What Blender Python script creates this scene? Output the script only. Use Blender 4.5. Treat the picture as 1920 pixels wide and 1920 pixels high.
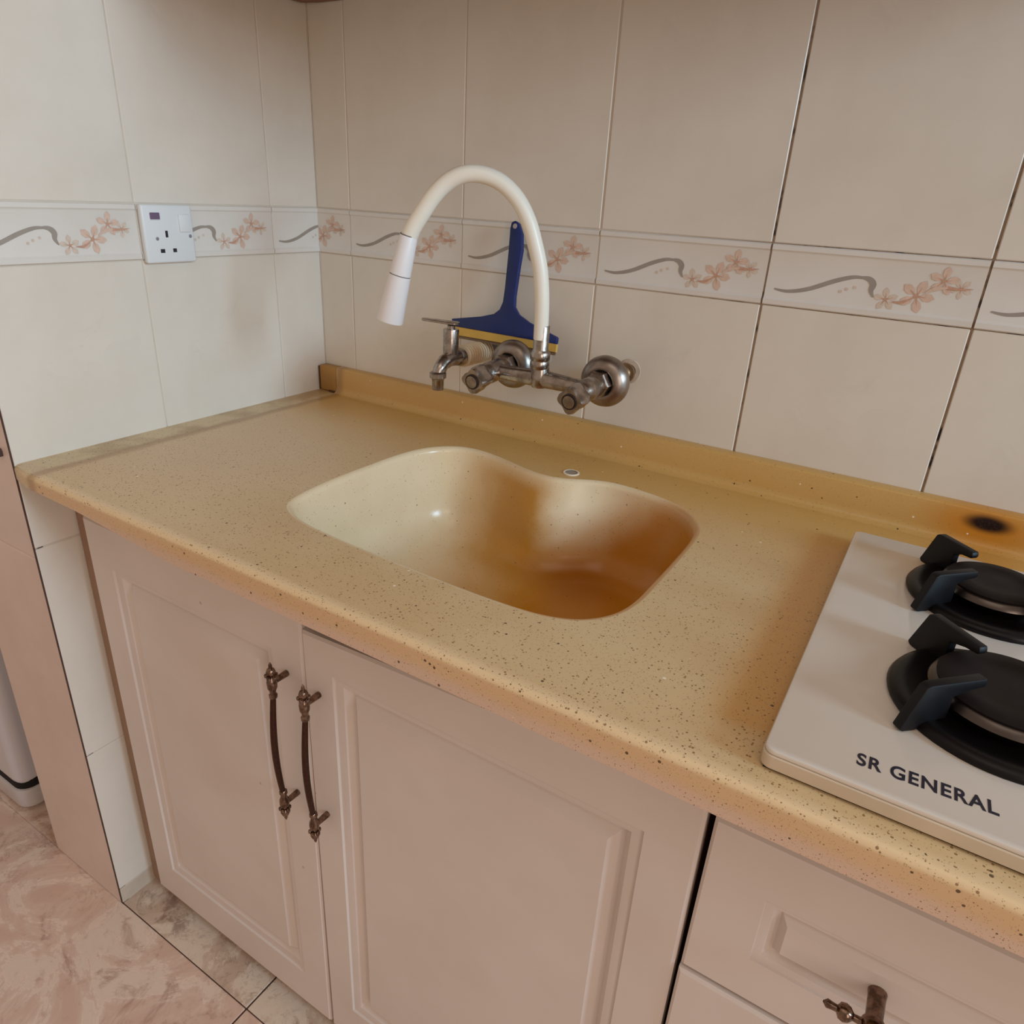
import bpy, bmesh, math, random
from mathutils import Vector, Matrix
random.seed(7)
SC = bpy.context.scene
COL = SC.collection
for o in list(bpy.data.objects):
    bpy.data.objects.remove(o)

# ------------------------------------------------------------------ camera
cam_d = bpy.data.cameras.new('camera')
cam = bpy.data.objects.new('camera', cam_d)
COL.objects.link(cam)
RX = Vector((0.8485, 0.5267, 0.0519))        # camera right
RD = Vector((0.2551, -0.3212, -0.9120))      # image down
RF = Vector((-0.4637, 0.7871, -0.4069))      # forward
M3 = Matrix((RX, -RD, -RF)).transposed()
cam.matrix_world = Matrix.Translation((1.065, -1.0312, 1.2687)) @ M3.to_4x4()
cam_d.sensor_fit = 'HORIZONTAL'
cam_d.sensor_width = 36.0
cam_d.lens = 36.0 * 1330.436 / 1920.0
cam_d.clip_start = 0.02
SC.camera = cam

# ------------------------------------------------------------------ light
W = bpy.data.worlds.new('room_ambient')
SC.world = W
W.use_nodes = True
bg = W.node_tree.nodes['Background']
bg.inputs['Color'].default_value = (1.0, 0.775, 0.61, 1)
bg.inputs['Strength'].default_value = 0.44


def area(name, loc, target, size, power, color):
    d = bpy.data.lights.new(name, 'AREA')
    d.shape = 'RECTANGLE'
    d.size, d.size_y = size
    d.energy = power
    d.color = color
    o = bpy.data.objects.new(name, d)
    o.location = loc
    v = (Vector(target) - Vector(loc)).normalized()
    o.rotation_euler = v.to_track_quat('-Z', 'Y').to_euler()
    COL.objects.link(o)
    return o


area('window_daylight', (4.4, -0.84, 2.10), (0.4, -0.40, 1.0), (0.9, 0.9), 90.0, (0.50, 0.78, 1.0))
area('front_right_fill', (3.3, -2.5, 1.55), (0.7, -0.50, 0.7), (0.9, 1.7), 19.0, (1.0, 0.83, 0.72))  # added fill from the right front, brings out the door relief
area('ceiling_bounce_fill', (1.25, -1.45, 2.60), (1.25, -1.3, 0.0), (1.2, 1.2), 4.0, (1.0, 0.86, 0.70))  # added soft overhead fill for ceiling bounce, lifts the counter

vs = SC.view_settings
vs.view_transform = 'Standard'
vs.look = 'None'
vs.gamma = 1.0
vs.use_curve_mapping = False
vs.exposure = 0.0


# ------------------------------------------------------------------ node helpers
def lin(c):
    out = []
    for v in c[:3]:
        v /= 255.0
        out.append(v / 12.92 if v <= 0.04045 else ((v + 0.055) / 1.055) ** 2.4)
    return tuple(out) + (1.0,)


class NT:
    def __init__(self, name, rough=0.5, metal=0.0, spec=0.5):
        self.m = bpy.data.materials.new(name)
        self.m.use_nodes = True
        self.t = self.m.node_tree
        self.b = self.t.nodes['Principled BSDF']
        self.b.inputs['Roughness'].default_value = rough
        self.b.inputs['Metallic'].default_value = metal
        self.b.inputs['Specular IOR Level'].default_value = spec
        self._c = None

    def n(self, t):
        return self.t.nodes.new(t)

    def link(self, a, b):
        self.t.links.new(a, b)

    def set(self, sock, v):
        if hasattr(v, 'is_output'):
            self.link(v, sock)
        else:
            sock.default_value = v

    def co(self):
        if self._c is None:
            self._c = self.n('ShaderNodeTexCoord').outputs['Object']
        return self._c

    def mapped(self, loc=(0, 0, 0), rot=(0, 0, 0), sc=(1, 1, 1), vec=None):
        k = self.n('ShaderNodeMapping')
        self.link(vec or self.co(), k.inputs['Vector'])
        k.inputs['Location'].default_value = loc
        k.inputs['Rotation'].default_value = rot
        k.inputs['Scale'].default_value = sc
        return k.outputs[0]

    def noise(self, scale, detail=3, rough=0.55, vec=None, dist=0.0):
        k = self.n('ShaderNodeTexNoise')
        self.link(vec or self.co(), k.inputs['Vector'])
        k.inputs['Scale'].default_value = scale
        k.inputs['Detail'].default_value = detail
        k.inputs['Roughness'].default_value = rough
        k.inputs['Distortion'].default_value = dist
        return k.outputs['Fac']

    def math(self, op, a, b=0.0, clamp=False):
        k = self.n('ShaderNodeMath')
        k.operation = op
        k.use_clamp = clamp
        self.set(k.inputs[0], a)
        self.set(k.inputs[1], b)
        return k.outputs[0]

    def rng(self, v, a, b, c=0.0, d=1.0, smooth=True):
        k = self.n('ShaderNodeMapRange')
        k.interpolation_type = 'SMOOTHSTEP' if smooth else 'LINEAR'
        self.set(k.inputs['Value'], v)
        for s, x in zip(('From Min', 'From Max', 'To Min', 'To Max'), (a, b, c, d)):
            k.inputs[s].default_value = x
        return k.outputs['Result']

    def mix(self, f, a, b):
        k = self.n('ShaderNodeMix')
        k.data_type = 'RGBA'
        self.set(k.inputs['Factor'], f)
        self.set(k.inputs['A'] if False else k.inputs[6], a)
        self.set(k.inputs[7], b)
        return k.outputs[2]

    def blob(self, c, r, inner=0.0):
        v = self.mapped(tuple(-x / y for x, y in zip(c, r)), (0, 0, 0), tuple(1 / y for y in r))
        k = self.n('ShaderNodeVectorMath')
        k.operation = 'LENGTH'
        self.link(v, k.inputs[0])
        return self.rng(k.outputs['Value'], inner, 1.0, 1.0, 0.0)

    def axis(self, i):
        k = self.n('ShaderNodeSeparateXYZ')
        self.link(self.co(), k.inputs[0])
        return k.outputs[i]

    def specks(self, scale, thr, keep, vec=None):
        k = self.n('ShaderNodeTexVoronoi')
        self.link(vec or self.co(), k.inputs['Vector'])
        k.inputs['Scale'].default_value = scale
        s = self.n('ShaderNodeSeparateColor')
        self.link(k.outputs['Color'], s.inputs[0])
        a = self.math('MULTIPLY', s.outputs[1], thr)
        near = self.math('LESS_THAN', k.outputs['Distance'], a)
        kp = self.math('GREATER_THAN', s.outputs[0], keep)
        return self.math('MULTIPLY', near, kp)

    def color(self, v):
        self.set(self.b.inputs['Base Color'], v)

    def bump(self, h, strength=0.2, dist=0.001):
        k = self.n('ShaderNodeBump')
        k.inputs['Strength'].default_value = strength
        k.inputs['Distance'].default_value = dist
        self.link(h, k.inputs['Height'])
        self.link(k.outputs[0], self.b.inputs['Normal'])


def plain(name, c, rough=0.5, metal=0.0, var=0.06, scale=30, spec=0.5):
    m = NT(name, rough, metal, spec)
    n = m.noise(scale, 3)
    d = lin([max(0, x * (1 - var)) for x in c])
    u = lin([min(255, x * (1 + var)) for x in c])
    m.color(m.mix(n, d, u))
    return m.m


# ------------------------------------------------------------------ materials
def mat_tile(name, c, c2):
    m = NT(name, 0.32, 0, 0.4)
    a = m.noise(6, 4, 0.6)
    base = m.mix(m.rng(a, 0.35, 0.7), lin(c), lin(c2))
    # faint pale print on the glaze
    v = m.noise(22, 2, 0.5, dist=1.2)
    pr = m.math('MULTIPLY', m.rng(v, 0.56, 0.62), m.rng(m.noise(4.3, 1), 0.52, 0.62))
    base = m.mix(m.math('MULTIPLY', pr, 0.10), base, lin([x * 0.85 for x in c]))
    m.color(base)
    m.bump(m.noise(70, 3), 0.06, 0.001)
    return m.m


TILE = mat_tile('cream_wall_tile', (226, 218, 206), (220, 211, 198))
BORDER = mat_tile('border_tile_glaze', (226, 221, 214), (220, 214, 206))
PTILE = mat_tile('pinkish_tile', (220, 200, 190), (212, 192, 181))


def mat_grout():
    m = NT('wall_grout', 0.9)
    x = m.axis(0)
    dirty = m.rng(x, 0.62, 0.90)
    n = m.noise(26, 3, 0.6)
    black = m.math('MULTIPLY', m.rng(n, 0.50, 0.62), dirty)
    mid = m.mix(dirty, lin((206, 192, 176)), lin((140, 118, 98)))
    m.color(m.mix(black, mid, lin((34, 24, 18))))
    return m.m


GROUT = mat_grout()
GROUT_DARK = plain('dark_grout', (72, 52, 46), 0.9, 0, 0.3, 60)
RIBBON = plain('ribbon_print', (158, 148, 138), 0.4, 0, 0.08, 60)
PINK = plain('flower_print_pink', (214, 186, 168), 0.4, 0, 0.10, 160)
PINKD = plain('flower_print_dark', (196, 152, 128), 0.4, 0, 0.15, 160)
LEAF = plain('flower_print_pale', (212, 194, 178), 0.4, 0, 0.08, 160)


def mat_counter():
    m = NT('speckled_resin_counter', 0.30, 0, 0.45)
    x, y, z = m.axis(0), m.axis(1), m.axis(2)
    n1 = m.noise(5, 4, 0.6)
    base = m.mix(m.rng(n1, 0.3, 0.75), lin((216, 190, 148)), lin((208, 178, 132)))
    # yellowed band at the back by the upstand and along the right
    yb = m.math('ADD', y, m.math('MULTIPLY', m.math('SUBTRACT', m.noise(7, 3), 0.5), 0.10))
    stain = m.rng(yb, -0.36, -0.05)
    base = m.mix(m.math('MULTIPLY', stain, 0.80), base, lin((202, 156, 80)))
    # paler worn area at the left end
    pale = m.blob((0.16, -0.34, 0.89), (0.36, 0.34, 0.4), 0.15)
    base = m.mix(m.math('MULTIPLY', pale, 0.60), base, lin((216, 190, 156)))
    # edge highlight painted on the lip; orange front face, pinkish lower down
    lip = m.math('MULTIPLY', m.rng(y, -0.588, -0.599), m.rng(z, 0.881, 0.887))
    base = m.mix(m.math('MULTIPLY', lip, 0.60), base, lin((240, 212, 170)))
    face = m.math('MULTIPLY', m.rng(y, -0.590, -0.5975), m.rng(z, 0.8855, 0.8815))
    base = m.mix(m.math('MULTIPLY', face, 0.70), base, lin((214, 176, 134)))
    low = m.rng(m.math('ADD', z, m.math('MULTIPLY', n1, 0.006)), 0.878, 0.860)
    low = m.math('MULTIPLY', low, m.rng(y, -0.59, -0.597))
    base = m.mix(m.math('MULTIPLY', low, 0.85), base, lin((214, 186, 168)))
    tip = m.blob((0.0, -0.60, 0.88), (0.05, 0.05, 0.06), 0.3)  # shade on the rounded left end, put into the colour
    base = m.mix(m.math('MULTIPLY', tip, 0.6), base, lin((198, 160, 138)))
    # old adhesive strip beside the left wall
    sx = m.math('ADD', x, m.math('MULTIPLY', m.math('SUBTRACT', m.noise(18, 4), 0.5), 0.016))
    strip = m.rng(sx, 0.060, 0.046)
    line = m.math('MULTIPLY', m.rng(sx, 0.044, 0.054), m.rng(sx, 0.074, 0.058))
    base = m.mix(m.math('MULTIPLY', strip, 0.7), base, m.mix(m.rng(m.noise(14, 4), 0.4, 0.65), lin((208, 190, 150)), lin((168, 140, 100))))
    base = m.mix(m.math('MULTIPLY', line, 0.55), base, lin((150, 110, 72)))
    # brown band along the hob, painted for the shadow of its edge
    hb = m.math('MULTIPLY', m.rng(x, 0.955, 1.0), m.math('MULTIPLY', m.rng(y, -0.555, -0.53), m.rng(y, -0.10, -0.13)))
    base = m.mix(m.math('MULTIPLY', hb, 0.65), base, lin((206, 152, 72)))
    # burnt spot on the upstand behind the hob
    halo = m.blob((1.162, -0.02, 0.918), (0.100, 0.2, 0.052), 0.15)
    burn = m.blob((1.163, -0.02, 0.923), (0.036, 0.2, 0.0155), 0.35)
    base = m.mix(m.math('MULTIPLY', halo, 0.9), base, lin((196, 124, 26)))
    base = m.mix(burn, base, lin((30, 8, 8)))
    # specks
    far = m.rng(y, -0.02, -0.5, 0.35, 1.0)
    s1 = m.specks(430, 0.50, 0.80)
    s2 = m.specks(760, 0.55, 0.72)
    s3 = m.specks(190, 0.30, 0.945)
    base = m.mix(m.math('MULTIPLY', m.math('MULTIPLY', s1, far), 0.78), base, lin((118, 82, 44)))
    base = m.mix(m.math('MULTIPLY', m.math('MULTIPLY', s2, far), 0.50), base, lin((140, 104, 62)))
    base = m.mix(m.math('MULTIPLY', s3, 0.85), base, lin((58, 36, 20)))
    w = m.specks(110, 0.20, 0.975)
    base = m.mix(m.math('MULTIPLY', w, 0.8), base, lin((250, 236, 214)))
    m.color(base)
    m.bump(m.noise(40, 3), 0.05, 0.001)
    return m.m


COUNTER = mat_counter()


def mat_basin():
    m = NT('cream_resin_basin', 0.25, 0, 0.45)
    n = m.noise(9, 4, 0.6)
    base = m.mix(m.rng(n, 0.3, 0.7), lin((232, 212, 178)), lin((226, 204, 166)))
    jit = m.math('SUBTRACT', m.noise(14, 3), 0.5)
    x, y, z = m.axis(0), m.axis(1), m.axis(2)
    mul = lambda p, q: m.math('MULTIPLY', p, q)
    xj = m.math('ADD', x, mul(jit, 0.06))
    # rusty water stain running down left of the bulge
    run = mul(mul(m.rng(xj, 0.430, 0.555), m.rng(xj, 0.640, 0.585)), mul(m.rng(y, -0.27, -0.19), m.rng(z, 0.8895, 0.862, 0.25, 1.0)))
    base = m.mix(mul(run, 0.95), base, lin((190, 134, 32)))
    # settled stain over the floor and the right hand wall
    fl = mul(m.rng(xj, 0.42, 0.68), m.rng(z, 0.808, 0.764))
    base = m.mix(mul(fl, 0.96), base, lin((206, 146, 30)))
    t = m.math('SUBTRACT', xj, mul(m.math('SUBTRACT', z, 0.80), 0.9))
    rw = mul(m.rng(t, 0.650, 0.745), m.rng(z, 0.892, 0.865, 0.55, 1.0))
    base = m.mix(mul(rw, 0.96), base, lin((192, 126, 26)))
    d2 = m.blob((0.68, -0.19, 0.755), (0.13, 0.08, 0.035), 0.1)
    base = m.mix(mul(d2, 0.6), base, lin((156, 88, 14)))
    s1 = m.specks(430, 0.45, 0.86)
    s3 = m.specks(200, 0.26, 0.955)
    base = m.mix(m.math('MULTIPLY', s1, 0.35), base, lin((120, 90, 56)))
    base = m.mix(m.math('MULTIPLY', s3, 0.7), base, lin((80, 50, 30)))
    m.color(base)
    m.bump(m.noise(30, 2), 0.03, 0.001)
    return m.m


BASIN = mat_basin()


def mat_paint():
    m = NT('cream_painted_cabinet', 0.42, 0, 0.4)
    n = m.noise(4, 4, 0.6)
    base = m.mix(m.rng(n, 0.35, 0.7), lin((218, 206, 199)), lin((212, 199, 191)))
    s = m.specks(26, 0.075, 0.93)
    base = m.mix(m.math('MULTIPLY', s, 0.4), base, lin((120, 96, 84)))
    m.color(base)
    m.bump(m.noise(25, 2), 0.04, 0.001)
    return m.m


PAINT = mat_paint()
CARCASS = plain('brown_carcass_edge', (150, 118, 96), 0.7)
DARK = plain('dark_gap', (18, 12, 12), 0.9, 0, 0.2)


def mat_marble(name, a, b, c, scale, seed):
    m = NT(name, 0.32, 0, 0.45)
    v = m.mapped((seed, seed * 0.7, 0))
    n1 = m.noise(scale, 6, 0.66, v, 1.6)
    n2 = m.noise(scale * 1.7, 6, 0.62, v, 2.2)
    base = m.mix(m.rng(n1, 0.40, 0.60), lin(a), lin(b))
    n4 = m.noise(scale * 2.2, 7, 0.68, m.mapped((seed * 1.9, seed, 0)), 0.6)
    base = m.mix(m.math('MULTIPLY', m.rng(n4, 0.53, 0.66), 0.62), base, lin(c))
    ve = m.math('ABSOLUTE', m.math('SUBTRACT', n2, 0.5))
    ve = m.rng(ve, 0.0, 0.022, 1.0, 0.0)
    ve = m.math('MULTIPLY', ve, m.rng(m.noise(scale * 0.9, 2, 0.5, v), 0.46, 0.60))
    base = m.mix(m.math('MULTIPLY', ve, 0.40), base, lin(c))
    n3 = m.noise(scale * 9, 5, 0.7, v)
    base = m.mix(m.math('MULTIPLY', m.rng(n3, 0.55, 0.70), 0.30), base, lin(c))
    wl = m.math('ABSOLUTE', m.math('SUBTRACT', n1, 0.47))
    base = m.mix(m.math('MULTIPLY', m.rng(wl, 0.0, 0.018, 1.0, 0.0), 0.35), base, lin([min(255, k * 1.1) for k in a]))
    m.color(base)
    m.bump(m.noise(16, 2), 0.05, 0.001)
    return m.m


FLOORP = mat_marble('pink_marbled_floor_tile', (226, 204, 186), (212, 178, 160), (158, 116, 100), 5, 3.1)
FLOORG = mat_marble('grey_marbled_floor_tile', (222, 204, 186), (198, 172, 152), (116, 84, 66), 6, 8.4)

CHROME = NT('worn_chrome', 0.16, 1.0)
_n = CHROME.noise(60, 4, 0.6)
CHROME.color(CHROME.mix(CHROME.rng(_n, 0.35, 0.7), lin((176, 166, 158)), lin((132, 120, 110))))
CHROME.set(CHROME.b.inputs['Roughness'], CHROME.rng(_n, 0.3, 0.8, 0.20, 0.40))
CHROME = CHROME.m
STEEL = NT('dull_steel', 0.30, 1.0)
_n = STEEL.noise(25, 4, 0.6)
STEEL.color(STEEL.mix(_n, lin((112, 104, 100)), lin((70, 64, 62))))
STEEL = STEEL.m
SATIN = NT('satin_nickel', 0.36, 1.0)
_n = SATIN.noise(40, 4, 0.6)
SATIN.color(SATIN.mix(SATIN.rng(_n, 0.35, 0.7), lin((168, 156, 148)), lin((138, 126, 116))))
SATIN = SATIN.m
BRASS = NT('aged_bronze', 0.20, 1.0)
_n = BRASS.noise(150, 3, 0.6)
BRASS.color(BRASS.mix(BRASS.rng(_n, 0.35, 0.65), lin((96, 76, 66)), lin((142, 118, 102))))
BRASS = BRASS.m
ROPE = NT('dark_bronze_bar', 0.42, 0.8)
_n = ROPE.noise(300, 2, 0.5)
ROPE.color(ROPE.mix(_n, lin((52, 30, 22)), lin((84, 54, 40))))
ROPE.bump(_n, 0.3, 0.001)
ROPE = ROPE.m
HOSE = plain('white_hose_plastic', (236, 230, 216), 0.35, 0, 0.02, 12)
SPRAY = plain('white_spray_plastic', (232, 228, 228), 0.38, 0, 0.02, 12)
SEAM = plain('grey_seam', (110, 104, 104), 0.6)
THREAD = plain('bone_plastic_thread', (222, 200, 168), 0.5, 0, 0.08, 40)
THREADD = plain('thread_groove', (92, 70, 52), 0.7)
BLUE = plain('blue_plastic', (14, 36, 96), 0.42, 0, 0.08, 20)
YELLOW = plain('yellow_rubber', (206, 166, 78), 0.6, 0, 0.08, 40)
RUBBER = plain('dark_blade_rubber', (120, 98, 76), 0.6)
SOCK = plain('white_socket_plastic', (224, 228, 230), 0.4, 0, 0.01, 8)
SOCKD = plain('socket_slot', (34, 30, 40), 0.6)
SOCKR = plain('purple_rocker', (112, 92, 118), 0.4)
GLASS = NT('white_hob_plate', 0.16, 0, 0.5)
GLASS.color(GLASS.mix(GLASS.noise(5, 3), lin((226, 218, 208)), lin((216, 208, 200))))
GLASS = GLASS.m
RIM = plain('hob_edge', (206, 190, 168), 0.4, 0, 0.06, 30)
INK = plain('black_ink', (26, 24, 44), 0.5)
ENAMEL = NT('black_enamel', 0.36, 0, 0.25)
_n = ENAMEL.noise(40, 3)
ENAMEL.color(ENAMEL.mix(_n, lin((10, 8, 9)), lin((20, 15, 16))))
ENAMEL = ENAMEL.m
CAP = plain('brown_black_cap', (24, 16, 16), 0.6, 0, 0.15, 40, 0.2)
CAST = plain('black_support_enamel', (13, 12, 16), 0.5, 0, 0.15, 60, 0.3)
APPL = plain('white_appliance_enamel', (206, 202, 206), 0.35, 0, 0.02, 6)
HOLEM = plain('hole_cover_grey', (150, 140, 128), 0.4)
RINGM = plain('white_hole_ring', (236, 224, 204), 0.4)
CABU = plain('brown_upper_cabinet', (122, 88, 70), 0.5, 0, 0.06, 12)
PATCH = plain('wall_filler', (196, 178, 160), 0.9, 0, 0.15, 60)


# ------------------------------------------------------------------ mesh helpers
class MB:
    def __init__(self):
        self.v, self.f, self.mi = [], [], []

    def add(self, vs, fs, mi=0, M=None):
        b = len(self.v)
        for p in vs:
            p = Vector(p)
            self.v.append(M @ p if M else p)
        for q in fs:
            self.f.append([i + b for i in q])
            self.mi.append(mi)

    def box(self, a, b, mi=0, bev=0.0, seg=2, M=None):
        bm = bmesh.new()
        bmesh.ops.create_cube(bm, size=1.0)
        for v in bm.verts:
            v.co = Vector([(a[i] + b[i]) / 2 + v.co[i] * (b[i] - a[i]) for i in range(3)])
        if bev:
            bmesh.ops.bevel(bm, geom=list(bm.edges), offset=bev, segments=seg, affect='EDGES', profile=0.5)
        bm.verts.index_update()
        self.add([v.co.copy() for v in bm.verts], [[v.index for v in f.verts] for f in bm.faces], mi, M)
        bm.free()

    def lathe(self, prof, M, n=32, mi=0, cap=True):
        # prof: (radius, height) along local z
        vs, fs = [], []
        for r, h in prof:
            for k in range(n):
                a = 2 * math.pi * k / n
                vs.append((r * math.cos(a), r * math.sin(a), h))
        for i in range(len(prof) - 1):
            for k in range(n):
                k2 = (k + 1) % n
                fs.append([i * n + k, i * n + k2, (i + 1) * n + k2, (i + 1) * n + k])
        if cap:
            fs.append(list(range(n))[::-1])
            fs.append([(len(prof) - 1) * n + k for k in range(n)])
        self.add(vs, fs, mi, M)

    def tube(self, pts, rad, n=16, mi=0, cap=True):
        pts = [Vector(p) for p in pts]
        if not hasattr(rad, '__len__'):
            rad = [rad] * len(pts)
        t0 = (pts[1] - pts[0]).normalized()
        up = Vector((0, 0, 1)) if abs(t0.z) < 0.9 else Vector((1, 0, 0))
        nrm = t0.cross(up).normalized()
        vs, fs = [], []
        for i, p in enumerate(pts):
            a, b = pts[max(0, i - 1)], pts[min(len(pts) - 1, i + 1)]
            t = (b - a).normalized()
            nrm = (nrm - t * nrm.dot(t)).normalized()
            bn = t.cross(nrm)
            for k in range(n):
                an = 2 * math.pi * k / n
                vs.append(p + (nrm * math.cos(an) + bn * math.sin(an)) * rad[i])
        for i in range(len(pts) - 1):
            for k in range(n):
                k2 = (k + 1) % n
                fs.append([i * n + k, i * n + k2, (i + 1) * n + k2, (i + 1) * n + k])
        if cap:
            fs.append(list(range(n))[::-1])
            fs.append([(len(pts) - 1) * n + k for k in range(n)])
        self.add(vs, fs, mi)

    def prism(self, poly, ext, mi=0, M=None):
        # poly: 3d loop, extruded by the vector ext
        poly = [Vector(p) for p in poly]
        e = Vector(ext)
        n = len(poly)
        vs = poly + [p + e for p in poly]
        fs = [list(range(n))[::-1], [n + i for i in range(n)]]
        for i in range(n):
            j = (i + 1) % n
            fs.append([i, j, n + j, n + i])
        self.add(vs, fs, mi, M)

    def build(self, name, mats, parent=None, smooth=None, bevel=0.0, seg=2):
        me = bpy.data.meshes.new(name)
        me.from_pydata([tuple(v) for v in self.v], [], self.f)
        if not isinstance(mats, (list, tuple)):
            mats = [mats]
        for m in mats:
            me.materials.append(m)
        for p, i in zip(me.polygons, self.mi):
            p.material_index = i
        bm = bmesh.new()
        bm.from_mesh(me)
        bmesh.ops.recalc_face_normals(bm, faces=bm.faces)
        if bevel:
            es = [e for e in bm.edges if len(e.link_faces) == 2 and e.calc_face_angle(0) > 0.6]
            bmesh.ops.bevel(bm, geom=es, offset=bevel, segments=seg, affect='EDGES', profile=0.5)
        bm.to_mesh(me)
        bm.free()
        if smooth:
            me.shade_smooth()
            me.set_sharp_from_angle(angle=math.radians(smooth))
        return put(name, me, parent)


def put(name, me, parent=None):
    o = bpy.data.objects.new(name, me)
    COL.objects.link(o)
    if parent:
        o.parent = parent
    return o


def thing(name, label, cat, group=None, kind=None):
    o = bpy.data.objects.new(name, None)
    o.empty_display_size = 0.05
    COL.objects.link(o)
    tag(o, label, cat, group)
    return o


def tag(o, label=None, cat=None, group=None, kind=None):
    if label:
        o['label'] = label
    if cat:
        o['category'] = cat
    if group:
        o['group'] = group
    if kind:
        o['kind'] = kind
    return o


def axisM(o, d, up=None):
    # local z along d, origin o
    d = Vector(d).normalized()
    return Matrix.Translation(o) @ d.to_track_quat('Z', 'Y').to_matrix().to_4x4()


def spline(pts, n, closed=False):
    P = [Vector(p) for p in pts]
    m = len(P)
    out = []
    segs = m if closed else m - 1
    for s in range(segs):
        g = lambda i: P[i % m] if closed else P[min(max(i, 0), m - 1)]
        a, b, c, d = g(s - 1), g(s), g(s + 1), g(s + 2)
        for k in range(n):
            t = k / n
            out.append(0.5 * ((2 * b) + (c - a) * t + (2 * a - 5 * b + 4 * c - d) * t * t + (3 * b - a - 3 * c + d) * t ** 3))
    if not closed:
        out.append(P[-1])
    return out


# ------------------------------------------------------------------ walls
ZB0, ZB1 = 1.1515, 1.2290          # border row
ZL = 0.757                         # joint below the lower row
TH = 0.006
XE = 2.30                          # how far the back run goes to the right

wall_back = MB()
wall_back.box((-0.30, 0.0011, 0.0), (XE, 0.12, 2.5))
wall_back = wall_back.build('wall_back', GROUT)
tag(wall_back, 'cream tiled back wall behind the sink and tap', 'wall', kind='structure')

wall_left = MB()
wall_left.box((-0.217, -0.592, 0.0), (-0.0028, 0.0027, 2.5))
wall_left = wall_left.build('wall_left', GROUT_DARK)
tag(wall_left, 'pale tiled left wall ending in a pinkish pier', 'wall', kind='structure')
# pale grout behind the left wall tiles
gl = MB()
gl.box((-0.0040, -0.585, 0.0), (-0.0009, 0.0005, 2.5))
gl.box((-0.002, -0.0008, 0.0), (0.0011, 0.0009, 2.5))
gl.build('grout_bed', plain('pale_grout', (208, 198, 184), 0.9), wall_left)


def mb_tile(w, h, t=TH):
    m = MB()
    m.box((0, 0, 0), (w, t, h), 0, 0.0012, 1)
    return m


# profile of the border tile (height, proud): two thin mouldings
BH = ZB1 - ZB0
BPROF = [(0.0, 0.0), (0.0015, 0.0018), (0.0075, 0.0022), (0.0095, 0.0004), (0.011, 0.0), (BH - 0.010, 0.0), (BH - 0.0085, 0.0006),
         (BH - 0.007, 0.0020), (BH - 0.0015, 0.0018), (BH, 0.0)]


def mb_border(w):
    m = MB()
    vs, fs = [], []
    for x in (0.0, w):
        for h, p in BPROF:
            vs.append((x, -p, h))
        vs.append((x, TH, BH))
        vs.append((x, TH, 0))
    n = len(BPROF) + 2
    for i in range(n):
        j = (i + 1) % n
        fs.append([i, j, n + j, n + i])
    fs.append(list(range(n)))
    fs.append([n + i for i in range(n)][::-1])
    m.add(vs, fs)
    return m


def strip_poly(pts, wid):
    L, R = [], []
    for i, p in enumerate(pts):
        a, b = pts[max(0, i - 1)], pts[min(len(pts) - 1, i + 1)]
        t = (b - a).normalized()
        nn = Vector((-t.y, t.x, 0))
        L.append(p + nn * wid[i] / 2)
        R.append(p - nn * wid[i] / 2)
    return L, R


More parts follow.
